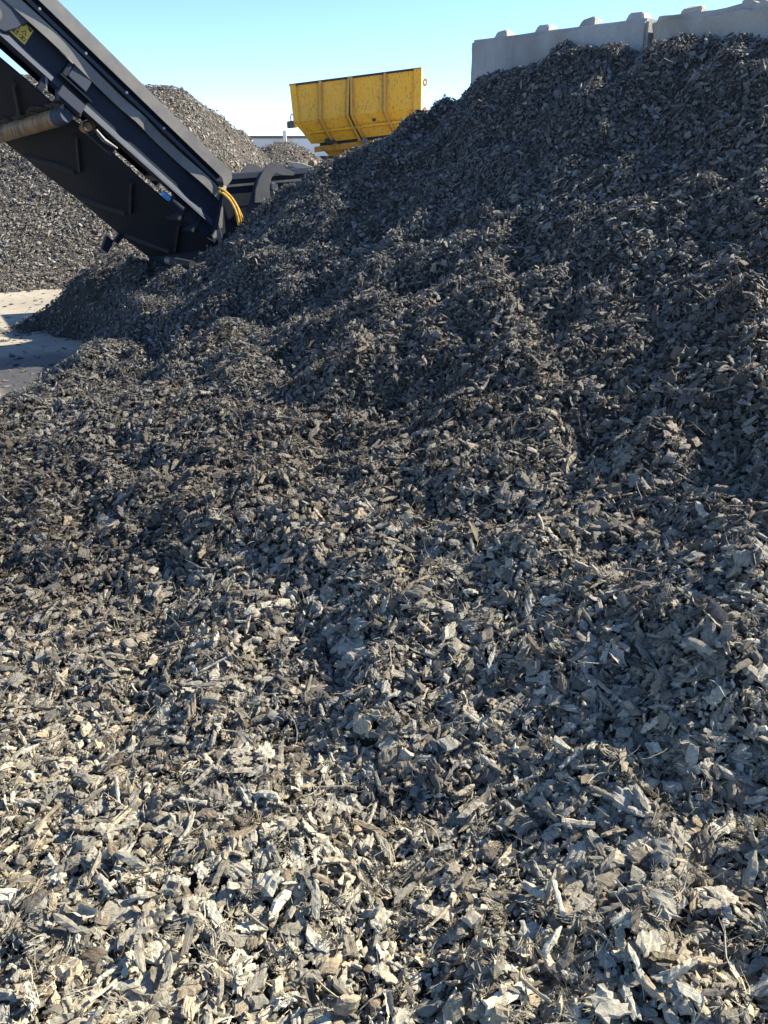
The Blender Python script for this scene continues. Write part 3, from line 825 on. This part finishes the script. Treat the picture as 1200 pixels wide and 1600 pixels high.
# small welded boxes on the web
b = MB(); b.box(1.155,1.295,-.300,-.215,-.04,-.001,CV); b.build('junction_box', M_BRACKET, conv, bevel=.004)
b = MB(); b.box(1.30,1.33,-.315,-.215,-.045,-.001,CV); b.build('web_stiffener', M_NAVY, conv, bevel=.002)
b = MB(); b.box(1.10,1.34,-.335,-.325,-.06,-.001,CV); b.build('small_shelf', M_NAVY, conv, bevel=.002)
b = MB(); b.box(1.115,1.295,-.452,-.378,-.055,-.035,CV); b.build('roller_bracket', M_BRACKET, conv, bevel=.003)
b = MB(); b.prism([(1.30,-.385),(1.12,-.39),(1.10,-.46),(1.26,-.47)],-.034,.06,CV); b.build('roller_mount', M_NAVY, conv, bevel=.003)
b = MB(); b.box(1.36,1.40,-.50,-.39,-.02,.02,CV); b.build('strut', M_NAVY, conv)
b = MB(); b.prism([(1.405,-.39),(1.385,-.395),(1.345,-.47),(1.35,-.48)],-.022,-.018,CV); b.build('strut_sun_sliver', M_PLATE, conv)  # pale sliver stands for sunlight catching the strut
b = MB(); b.box(1.95,2.02,-.52,-.34,-.04,.01,CV); b.build('strut', M_NAVY, conv)
b = MB(); b.tube([CV((1.80,-.33,-.06)),CV((1.80,-.33,.02))],.05,16); b.build('hub', M_STEEL, conv, bevel=.004)
b = MB(); b.prism([(1.62,-.20),(1.90,-.16),(1.92,-.32),(1.80,-.40),(1.70,-.37),(1.66,-.30)],-.035,-.012,CV); b.build('hinge_lug', M_BRACKET, conv, bevel=.006)
# slit of a cable loop under the lip
b = MB(); b.tube([CV((1.41,-.214,-.055)),CV((1.31,-.219,-.055))],.004,6); b.build('cable_clip', M_PLATE, conv)
# far side frame (shallower) and cross members
b = MB(); b.prism([(SL,.0),(0,.0),(0,-.15),(SL,-.15)],1.05,1.06,CV); b.build('far_side_plate', M_NAVY, conv)
for s in (.12,.95,1.9,2.9,4.2):
    b = MB(); b.box(s-.03,s+.03,-.15,-.11,.008,1.05,CV); b.build('cross_member', M_NAVY, conv)
# carrying belt, a shallow trough
def belt_strip(name, hw, s0, s1, nseg, th, M):
    b = MB(); n = len(hw)
    for k in range(nseg):
        a0 = s0+(s1-s0)*k/nseg; a1 = s0+(s1-s0)*(k+1)/nseg
        for j in range(n-1):
            (h0,w0),(h1,w1) = hw[j],hw[j+1]
            b.hexa([CV(p) for p in ((a0,h0,w0),(a1,h0,w0),(a1,h1,w1),(a0,h1,w1),(a0,h0+th,w0),(a1,h0+th,w0),(a1,h1+th,w1),(a0,h1+th,w1))])
    return b.build(name, M, conv)
belt_strip('carrying_belt', [(-.02,.05),(-.10,.25),(-.10,.82),(-.02,1.02)], 0, SL, 1, .010, M_BELT)
# return belt: sagging sheet under the frame
def sag(s): return 0.012*math.sin(s*2.2)
def BH_(s, u): # u 0..1 across -> (h,w); near edge h -.50, far edge -.79 with a slight belly
    return (-.50-.22*u - .03*math.sin(math.pi*u) + sag(s), .05+.97*u)
bn = MB(); NS,NU = 40,10; V=[]; Fs=[]
for layer in (0,.012):
    for i in range(NS+1):
        s = -.36 + (SL+.36)*i/NS
        for j in range(NU+1):
            h,w_ = BH_(s,j/NU); V.append(CV((s,h+layer+.004*math.sin(s*9+j),w_)))
m = (NS+1)*(NU+1)
for i in range(NS):
    for j in range(NU):
        a_ = i*(NU+1)+j; Fs += [(a_,a_+1,a_+NU+2,a_+NU+1),(m+a_,m+a_+NU+1,m+a_+NU+2,m+a_+1)]
for i in range(NS):
    for j in (0,NU):
        a_ = i*(NU+1)+j; Fs.append((a_,a_+NU+1,m+a_+NU+1,m+a_))
bn.add(V,Fs)
rb = bn.build('return_belt', M_BELT, conv, smooth=True)
for k in range(9):
    s = -.18+.47*k
    for side in (0,1):
        b = MB()
        u0,u1 = (.10,.46) if side==0 else (.90,.54)
        s0,s1 = s+.24, s
        pts=[]
        for u_,ss in ((u0,s0),((u0+u1)/2,(s0+s1)/2),(u1,s1)):
            h,w_ = BH_(ss,u_); pts.append((ss,h,w_))
        for q in range(2):
            (sa,ha,wa),(sb,hb,wb) = pts[q],pts[q+1]
            b.hexa([CV(p) for p in ((sa,ha-.026,wa),(sb,hb-.026,wb),(sb+.022,hb-.026,wb),(sa+.022,ha-.026,wa),(sa-.006,ha+.002,wa),(sb-.006,hb+.002,wb),(sb+.03,hb+.002,wb),(sa+.03,ha+.002,wa))])
        b.build('cleat', M_CLEAT, rb)
# tail drum, its shroud and the low roller half buried in mulch
b = MB(); b.tube([CV((-.30,-.60,.10)),CV((-.30,-.68,1.0))],.10,20); b.build('tail_drum', M_BELT, conv, smooth=True)
b = MB(); P0 = at(262,407,6.7); P1 = P0+cw*(-.42)+np.array([0,0,-.0])
b.tube([P0,P0+(P1-P0)*.20],.032,14); b.build('roller_collar', M_STEEL, conv, smooth=True)
b = MB(); b.tube([P0+(P1-P0)*.24,P1],.036,16); b.build('small_roller', M_CLEAT, conv, smooth=True)
b = MB(); b.box(.06,.10,-.80,-.68,1.0,1.04,CV); b.build('scraper_lug', M_NAVY, conv)
b = MB(); b.prism([(.10,-.80),(.17,-.80),(.15,-.92),(.09,-.92)],1.02,1.06,CV); b.build('far_lug', M_NAVY, conv)
# big return roller pressing on the belt
def on_w(px, py, wv):      # the point of the plane w = wv of the conveyor seen at this pixel
    r = ray(px,py); P = T0+cw*wv; return CP + r*np.dot(P-CP,cw)/np.dot(r,cw)
r0 = on_w(106,176,-.02) - chh*.02; r1 = on_w(-22,203,1.06) - chh*.09
b = MB(); b.tube([r0+(r1-r0)*.10, r1],.058,24); rr_ = b.build('return_roller', M_ROLLER, conv, smooth=True)
rings = [(0,.046),(.02,.056),(.035,.050),(.05,.060),(.07,.060),(.078,.050),(.10,.058)]
b = MB(); b.tube([r0+(r1-r0)*t for t,_ in rings],[q for _,q in rings],20); b.build('roller_bearing', M_BRACKET, conv, smooth=True)
b = MB(); c0 = r0+np.array([-.02,-.02,.04])
b.tube([c0,c0+chh*.08,c0+chh*.08+cd*.06],.018,8); b.build('roller_arm', M_STEEL, conv)
b = MB(); 
for k in range(26):
    t = rng.uniform(.06,.75); p = r0+(r1-r0)*t+np.array([rng.normal(0,.02),-.03,.075+rng.normal(0,.012)])
    v_,f_ = blob(rs,(.045,.03,.02),1,.3); b.add([np.array(q)+p for q in v_], f_)
b.build('caked_dirt', M_CORE, conv)['kind'] = 'stuff'
# guide pulley with hollow face
pc = np.array(CV((1.03,-.475,-.045))); ax = -cw
b = MB(); b.tube([pc,pc+cw*.03,pc+cw*.09],[.044,.046,.038],20,caps=False)
b.tube([pc+cw*.09,pc+cw*.02],[.036,.030],20); b.build('guide_pulley', M_ROLLER, conv, smooth=True)
b = MB(); b.tube([pc+cw*.10,pc+cw*.20],.03,12); b.build('pulley_axle', M_NAVY, conv, smooth=True)
b = MB(); b.tube([CV((.98,-.455,-.02)),CV((.90,-.47,-.02)),CV((.80,-.45,-.02))],[.014,.018,.008],8); b.build('tension_arm', M_STEEL, conv)
b = MB(); b.box(.80,1.02,-.505,-.45,.02,.05,CV); b.build('pulley_mount', M_NAVY, conv)
# blue motor end peeking from under the frame
mc = np.array(CV((.33,-.465,.02)))
b = MB(); b.tube([mc+cd*.035,mc+cd*.028,mc-cd*.03,mc-cd*.04],[.014,.024,.024,.022],16); b.build('motor_can', M_BLUE, conv, smooth=True)
b = MB(); b.tube([mc-cd*.052,mc-cd*.16],[.042,.046],14); b.build('motor_body', M_NAVY, conv, smooth=True)
for s in (.16,.02): 
    b = MB(); b.box(s-.012,s+.012,-.55,-.40,.0,.45,CV); b.build('cross_bar', M_NAVY, conv)
b = MB(); b.prism([(.22,-.40),(-.1,-.41),(-.2,-.50),(.1,-.50)],.03,.05,CV); b.build('skirt', M_NAVY, conv)
# yellow hoses at the tail
def bez(P,n=14):
    P=[Vector(p) for p in P]; out=[]
    for i in range(n+1):
        t=i/n; out.append(P[0]*(1-t)**3+P[1]*3*t*(1-t)**2+P[2]*3*t*t*(1-t)+P[3]*t**3)
    return out
for (a0,a1,a2,a3,Y,r) in (((338,298),(356,302),(370,322),(373,352),6.80,.0105),((341,294),(360,300),(374,320),(377,350),6.82,.009),((346,294),(366,306),(376,330),(381,346),6.86,.006)):
    b = MB(); b.tube(bez([at(*a0,Y),at(*a1,Y-.03),at(*a2,Y-.02),at(*a3,Y-.02)]),r,8); b.build('hose', M_HOSE, conv, smooth=True)
# support legs beyond the frame edge
for wv in (.0,1.0):
    top = np.array(CV((4.1,-.38,wv)))
    b = MB(); b.tube([top,(top[0]-.1,top[1],0.0)],.05,8); b.build('leg', M_NAVY, conv)
# warning decal: yellow plate with printed black pictograms
dec = MB(); dec.box(1.575,1.688,-.335,-.222,-.006,-.002,CV); dc = dec.build('warning_decal', M_DECAL, conv)
def glyph(polys):
    b = MB()
    for pl in polys: b.prism(pl,-.0075,-.0062,CV)
    return b.build('pictogram', M_TAR, dc)
def frame_poly(s0,s1,h0,h1,t):
    return [[(s0,h0),(s1,h0),(s1,h0+t),(s0,h0+t)],[(s0,h1-t),(s1,h1-t),(s1,h1),(s0,h1)],[(s0,h0+t),(s0+t,h0+t),(s0+t,h1-t),(s0,h1-t)],[(s1-t,h0+t),(s1,h0+t),(s1,h1-t),(s1-t,h1-t)]]
# s grows to the upper left, so the first pictogram (left) has the larger s
glyph([[(1.684,-.226),(1.655,-.226),(1.662,-.243),(1.680,-.240)]])
glyph([[(1.640,-.226),(1.625,-.226),(1.630,-.246),(1.638,-.246)]])
glyph([[(1.612,-.226),(1.580,-.226),(1.584,-.246),(1.600,-.240)]])
glyph([[(1.660,-.250),(1.640,-.284),(1.680,-.284)]])
tri = [(1.610,-.256),(1.592,-.284),(1.628,-.284)]
glyph([[(1.610,-.256),(1.592,-.284),(1.597,-.284),(1.610,-.264)],[(1.610,-.256),(1.610,-.264),(1.623,-.284),(1.628,-.284)],[(1.597,-.284),(1.595,-.281),(1.625,-.281),(1.623,-.284)]])
glyph(frame_poly(1.636,1.684,-.322,-.294,.004)+[[(1.664,-.318),(1.656,-.318),(1.656,-.298),(1.664,-.298)]])
glyph([[(1.646,-.316),(1.640,-.300),(1.648,-.300)]])
cir = [(1.606+.022*math.cos(t),-.309+.015*math.sin(t)) for t in np.linspace(0,2*math.pi,17)]
cin = [(1.606+.018*math.cos(t),-.309+.011*math.sin(t)) for t in np.linspace(0,2*math.pi,17)]
glyph([[cir[i],cir[i+1],cin[i+1],cin[i]] for i in range(16)])
glyph([[(1.614,-.316),(1.598,-.316),(1.601,-.303),(1.610,-.300)]])

# ------------------------------------------------------------------ dark bucket behind the heap
bk = empty('machine_bucket', (-1.2,8.8,.3), 'dark steel bucket with cream hook arms resting behind the mulch heap beside the conveyor', 'bucket')
B0 = at(350,272,8.3); B1 = at(475,262,8.75); bu = (B1-B0); bl = np.linalg.norm(bu); bu = bu/bl; bv = np.array([-bu[1],bu[0],0]); bv/=np.linalg.norm(bv)
def BT(p): return tuple(B0 + bu*p[0] + bv*p[1] + np.array([0,0,1])*p[2])
MB().box(-.25,bl+.2,-.02,.05,-.06,.0,BT).build('top_rail', M_BRACKET, bk, bevel=.008)
MB().box(-.25,bl+.2,.0,.03,-.10,-.06,BT).build('rail_groove', M_NAVY, bk)
MB().box(-.25,bl+.2,-.01,.03,-.125,-.10,BT).build('lower_rail', M_STEEL, bk, bevel=.004)
MB().box(-.25,bl+.2,.01,.04,-1.1,-.125,BT).build('back_sheet', M_NAVY, bk)
MB().box(-.25,-.22,.03,1.0,-1.1,-.02,BT).build('side_sheet', M_NAVY, bk)
MB().box(bl+.17,bl+.2,.03,1.0,-1.1,-.02,BT).build('side_sheet', M_NAVY, bk)
MB().box(-.25,bl+.2,.03,1.0,-1.13,-1.1,BT).build('floor_sheet', M_NAVY, bk)
HU = np.array([.88,.475,0]); HN = np.array([.475,-.88,0])
def hook(s0, d0, mat1):
    base = B0 + bu*s0 + bv*d0
    outer = [(-.17,-.34),(-.15,-.20),(-.10,-.08),(-.02,.03),(.07,.095),(.14,.085),(.36,-.02),(.34,-.05),(.20,-.045),(.12,-.02),(.06,-.07),(.03,-.16),(.03,-.34)]
    b = MB(); b.prism(outer, 0, .03, lambda p: tuple(base + HU*p[0]*.85 + HN*p[2] + np.array([0,0,p[1]*.85])))
    return b.build('hook_arm', mat1, bk, bevel=.003)
hook(.40,-.10,M_PLATE); hook(.24,.08,M_PLATE)
b = MB(); b.prism([(.18,-.36),(.40,-.36),(.44,-.14),(.40,.02),(.33,-.02),(.27,-.12)],-.10,-.072,lambda p: BT((p[0],p[2],p[1]))); b.build('arm_cover', M_BRACKET, bk, bevel=.006)
b = MB(); b.tube([BT((.50,-.09,-.15)),BT((.50,-.05,-.15))],.035,12); b.build('hook_pin', M_CREAM, bk, smooth=True)
b = MB(); b.box(.05,.75,-.06,-.02,-.46,-.30,BT); b.build('wear_plate', M_STEEL, bk, bevel=.02)
# the pale arm tip and round cylinder end to its right
arm = empty('loader_arm', tuple(at(470,262,10.5)*np.array([1,1,0])), 'pale pointed arm tip with a small round rusty cylinder end rising behind the heap', 'machine arm')
Y0=10.5
b = MB(); pl=[(446,252),(472,255),(494,263),(500,275),(478,285),(470,268)]
Pp=[at(x,y,Y0) for x,y in pl]; n=len(Pp); b.add([tuple(p) for p in Pp]+[tuple(p+np.array([0,.10,0])) for p in Pp],[tuple(range(n)),tuple(range(n,2*n))[::-1]]+[(i,i+n,(i+1)%n+n,(i+1)%n) for i in range(n)])
b.build('arm_blade', M_CREAM, arm, bevel=.006)
b = MB(); c=at(491,256,Y0+.2); b.tube([c,c+np.array([-.03,-.1,.0])],.045,14); b.tube([c,c+np.array([.1,.3,-1.2])],.04,8); b.build('cylinder_end', M_ROLLER, arm, smooth=True)

# ------------------------------------------------------------------ dump truck
TL = at(453,133,30); TR = at(656,107,29.75)
tu = TR-TL; tl = np.linalg.norm(tu); tu/=tl; tn = np.array([tu[1],-tu[0],0]); tn/=np.linalg.norm(tn); tv = np.cross(tn,tu); tv = tv if tv[2]>0 else -tv
if tn[1]>0: tn=-tn
tv = np.array([0,0,1.])
truck = empty('dump_truck', (float(TL[0]+2),30.0,0), 'yellow dump truck with ribbed tipper body showing above the heap crest', 'dump truck')
def TT(p): return tuple(TL + tu*p[0] + tv*p[1] + tn*p[2])   # (along, up (negative down), outwards to camera)
W2 = 2.5
# side profile: distances along the side at each height
y1,y2,y3 = -1.14,-1.50,-1.88
def body_side(out):
    b = MB()
    L0,L1,L2,L3 = 0,.08,.36,.62
    R_ = tl
    quads = [((L0,0,0),(R_,0,0),(R_,y1,.0),(L1,y1,.0)),((L1,y1,0),(R_,y1,0),(R_,y2,-.18),(L2,y2,-.18)),((L2,y2,-.18),(R_,y2,-.18),(R_,y3,-.42),(L3,y3,-.42))]
    for q in quads:
        f=[TT((p[0],p[1],p[2]*(1)+0)) for p in q]; g_=[TT((p[0],p[1],p[2]-.05)) for p in q]
        b.add(f+g_,[(0,1,2,3),(7,6,5,4),(0,4,5,1),(1,5,6,2),(2,6,7,3),(3,7,4,0)])
    return b
body = body_side(0).build('tipper_side', M_YEL, truck)
b = MB(); b.prism([(0,0),(tl,0),(tl,-1.28),(tl,-1.86),(.75,-1.88),(.08,-1.28)],-W2,-W2+.05,TT); b.build('tipper_side', M_YEL, truck)
b = MB(); b.hexa([TT(p) for p in ((tl,0,-.02),(tl+.06,0,-.02),(tl+.06,0,-W2),(tl,0,-W2),(tl,-1.95,-.45),(tl+.06,-1.95,-.45),(tl+.06,-1.95,-W2+.1),(tl,-1.95,-W2+.1))]); b.build('front_wall', M_YEL, truck)
b = MB(); b.hexa([TT(p) for p in ((.75,-1.88,-.42),(tl,-1.88,-.42),(tl,-1.88,-W2+.05),(.75,-1.88,-W2+.05),(.75,-1.83,-.42),(tl,-1.83,-.42),(tl,-1.83,-W2+.05),(.75,-1.83,-W2+.05))]); b.build('tipper_floor', M_YEL, truck)
b = MB(); b.hexa([TT(p) for p in ((0,0,-.05),(.05,0,-.05),(.05,0,-W2+.05),(0,0,-W2+.05),(.08,-1.28,-.05),(.13,-1.28,-.05),(.13,-1.28,-W2+.05),(.08,-1.28,-W2+.05))]); b.build('tailgate', M_YEL, truck)
MB().box(-.02,tl+.04,-.035,.03,-.07,.05,TT).build('top_rim', M_TAR, truck)
def rib(x0, x1, proud, lean=0.0, L2=None):
    b = MB()
    pr = [(0,0),(y1,0),(y2,-.18),(y3,-.42),(y3-.12,-.46)]
    dx = [0,lean,lean+.16,lean+.36,lean+.42]
    for i in range(4):
        (ya,oa),(yb,ob) = pr[i],pr[i+1]
        pa = proud*(.7 if i==0 else 1); pb = proud
        f = [(x0+dx[i],ya,oa-.02),(x1+dx[i],ya,oa-.02),(x1+dx[i+1],yb,ob-.02),(x0+dx[i+1],yb,ob-.02)]
        gq = [(x0+dx[i],ya,oa+pa),(x1+dx[i],ya,oa+pa),(x1+dx[i+1],yb,ob+pb),(x0+dx[i+1],yb,ob+pb)]
        b.hexa([TT(p) for p in f]+[TT(p) for p in gq])
    return b.build('rib', M_RIB, truck)
k_ = tl/204.
def fin(x, proud, lean, w=.03, off=0.0, mat=None):      # thin upright web standing off the side
    return rib(x-w/2, x+w/2, proud, lean)
for px_, ln in ((404,-.02),(586,-.06),(601,.0),(811,.0)):
    xx = (px_-212)/4*k_
    rib(xx-.10, xx+.10, .035, ln)          # flange against the side
    rib(xx-.035, xx+.035, .17, ln)         # standing web
b = MB(); b.hexa([TT(p) for p in ((0,0,0),(.2,0,0),(.28,y1,0),(.08,y1,0),(0,0,.07),(.2,0,.07),(.28,y1,.07),(.08,y1,.07))])
b.hexa([TT(p) for p in ((.08,y1,0),(.28,y1,0),(.56,y2,-.18),(.36,y2,-.18),(.08,y1,.07),(.28,y1,.07),(.56,y2,-.11),(.36,y2,-.11))])
b.hexa([TT(p) for p in ((.36,y2,-.18),(.56,y2,-.18),(.82,y3,-.42),(.62,y3,-.42),(.36,y2,-.11),(.56,y2,-.11),(.82,y3,-.35),(.62,y3,-.35))]); b.build('corner_post', M_YEL, truck)
MB().box(tl-.20,tl+.06,-1.6,0,0,.07,TT).build('corner_post', M_YEL, truck)
b = MB(); b.hexa([TT(p) for p in ((.45,y2-.02,-.18),(tl,y2-.02,-.18),(tl,y2-.08,-.20),(.5,y2-.08,-.20),(.45,y2+.01,-.09),(tl,y2+.01,-.09),(tl,y2-.06,-.12),(.5,y2-.06,-.12))]); b.build('side_rail', M_YEL, truck)
MB().box(.72,tl,-2.16,-1.98,-.52,-.36,TT).build('sill_beam', M_ORANGE, truck)
MB().box(.90,tl,-1.98,-1.88,-.60,-.50,TT).build('sill_gap', M_TAR, truck)
b = MB(); b.prism([(1.05,-2.16),(2.5,-2.16),(2.2,-2.9),(1.65,-2.8)],-.75,-.60,TT); b.build('frame_gusset', M_ORANGE, truck)
b = MB(); b.tube([TT((2.55,-2.0,-.3)),TT((2.55,-2.0,-.16))],.12,14); b.build('hinge_boss', M_STEEL, truck, smooth=True)
b = MB()
v_,f_ = blob(rs,(.16,.1,.1),2,.3); q0=np.array(TT((1.32,-1.88,-.28))); b.add([np.array(q)+q0 for q in v_],f_); b.build('mud_lump', M_CORE, truck)
MB().box(2.84,2.95,-1.42,-1.32,.0,.02,TT).build('drain_hole', M_TAR, truck)
MB().box(-.19,.14,-1.30,-1.08,-.45,-.1,TT).build('tail_lamp_box', M_STEEL, truck, bevel=.02)
b = MB(); b.tube(bez([TT((.04,-.88,-.05)),TT((-.06,-.90,-.05)),TT((-.05,-1.0,-.08)),TT((-.03,-1.1,-.1))],8),.018,6); b.build('cable', M_TAR, truck)
for yy in (-.42,-1.28):
    b = MB(); c = np.array(TT((tl+.14,yy,-.15)))
    pr = [(tl+.15+.03+.08*math.cos(t),yy+.12*math.sin(t)) for t in np.linspace(0,2*math.pi,15)]; pi_ = [(tl+.15+.03+.03*math.cos(t),yy+.05*math.sin(t)) for t in np.linspace(0,2*math.pi,15)]
    for i in range(14): b.prism([pr[i],pr[i+1],pi_[i+1],pi_[i]],-.10,-.16,TT)
    b.build('lifting_eye', M_YEL, truck)
# chassis, wheels and cab (hidden below the crest from the photograph's place)
zc = 1.05
MB().box(TL[0]+.9,TL[0]+8.2,30.3,31.9,zc-.1,zc+.35).build('chassis', M_TAR, truck)
b = MB(); b.box(TL[0]+2.2,TL[0]+2.6,30.6,30.9,zc+.3,1.95); b.box(TL[0]+2.2,TL[0]+2.6,31.3,31.6,zc+.3,1.95); b.box(TL[0]+4.0,TL[0]+4.3,30.8,31.2,zc+.3,2.3); b.build('hoist_post', M_STEEL, truck)
for wx in (3.4,5.2,8.0):
    for wy in (29.7,32.0):
        b = MB(); c = (TL[0]+wx, wy, .82)
        b.tube([(c[0],c[1],c[2]),(c[0],c[1]+.06,c[2]),(c[0],c[1]+.5,c[2]),(c[0],c[1]+.56,c[2])],[.74,.82,.82,.74],28); wh = b.build('wheel', M_TYRE, truck, smooth=True)
        b = MB(); b.tube([(c[0],c[1]-.02,c[2]),(c[0],c[1]+.58,c[2])],.42,18); b.build('rim', M_YEL, wh, smooth=True)
b = MB(); cx = TL[0]+5.6
b.prism([(cx,1.3),(cx+3.2,1.3),(cx+3.3,2.0),(cx+1.9,2.2),(cx+1.6,3.05),(cx+.3,3.05),(cx,2.0)],30.1,32.0,lambda p:(p[0],p[2],p[1])); b.build('cab', M_YEL, truck, bevel=.05)
MB().box(cx+.35,cx+1.4,30.05,30.09,2.1,2.9).build('cab_window', M_GLASS, truck)

# ------------------------------------------------------------------ far building
bd = empty('warehouse', (-18,95,0), 'low white warehouse roofline far behind the small mulch heap', 'warehouse')
q0 = at(400,216,95); q1 = at(545,213,95)
MB().box(q0[0]-14,q1[0]+2,95,110,0,float(q0[2])).build('wall', M_WHITE, bd)
MB().box(q0[0]-14.2,q1[0]+2.2,94.8,110.2,float(q0[2])-.02,float(q0[2])+.25).build('parapet', M_STEEL, bd)
p_ = at(445,215,94); MB().box(p_[0]-.18,p_[0]+.18,93.8,94.2,0,float(p_[2])+.7).build('chimney_post', M_WHITE, bd)
MB().box(p_[0]+.9,p_[0]+9,93.9,94.3,0,float(p_[2])-.1).build('annex_wall', M_WHITE, bd)

# name counts
print('pieces', len(pos))
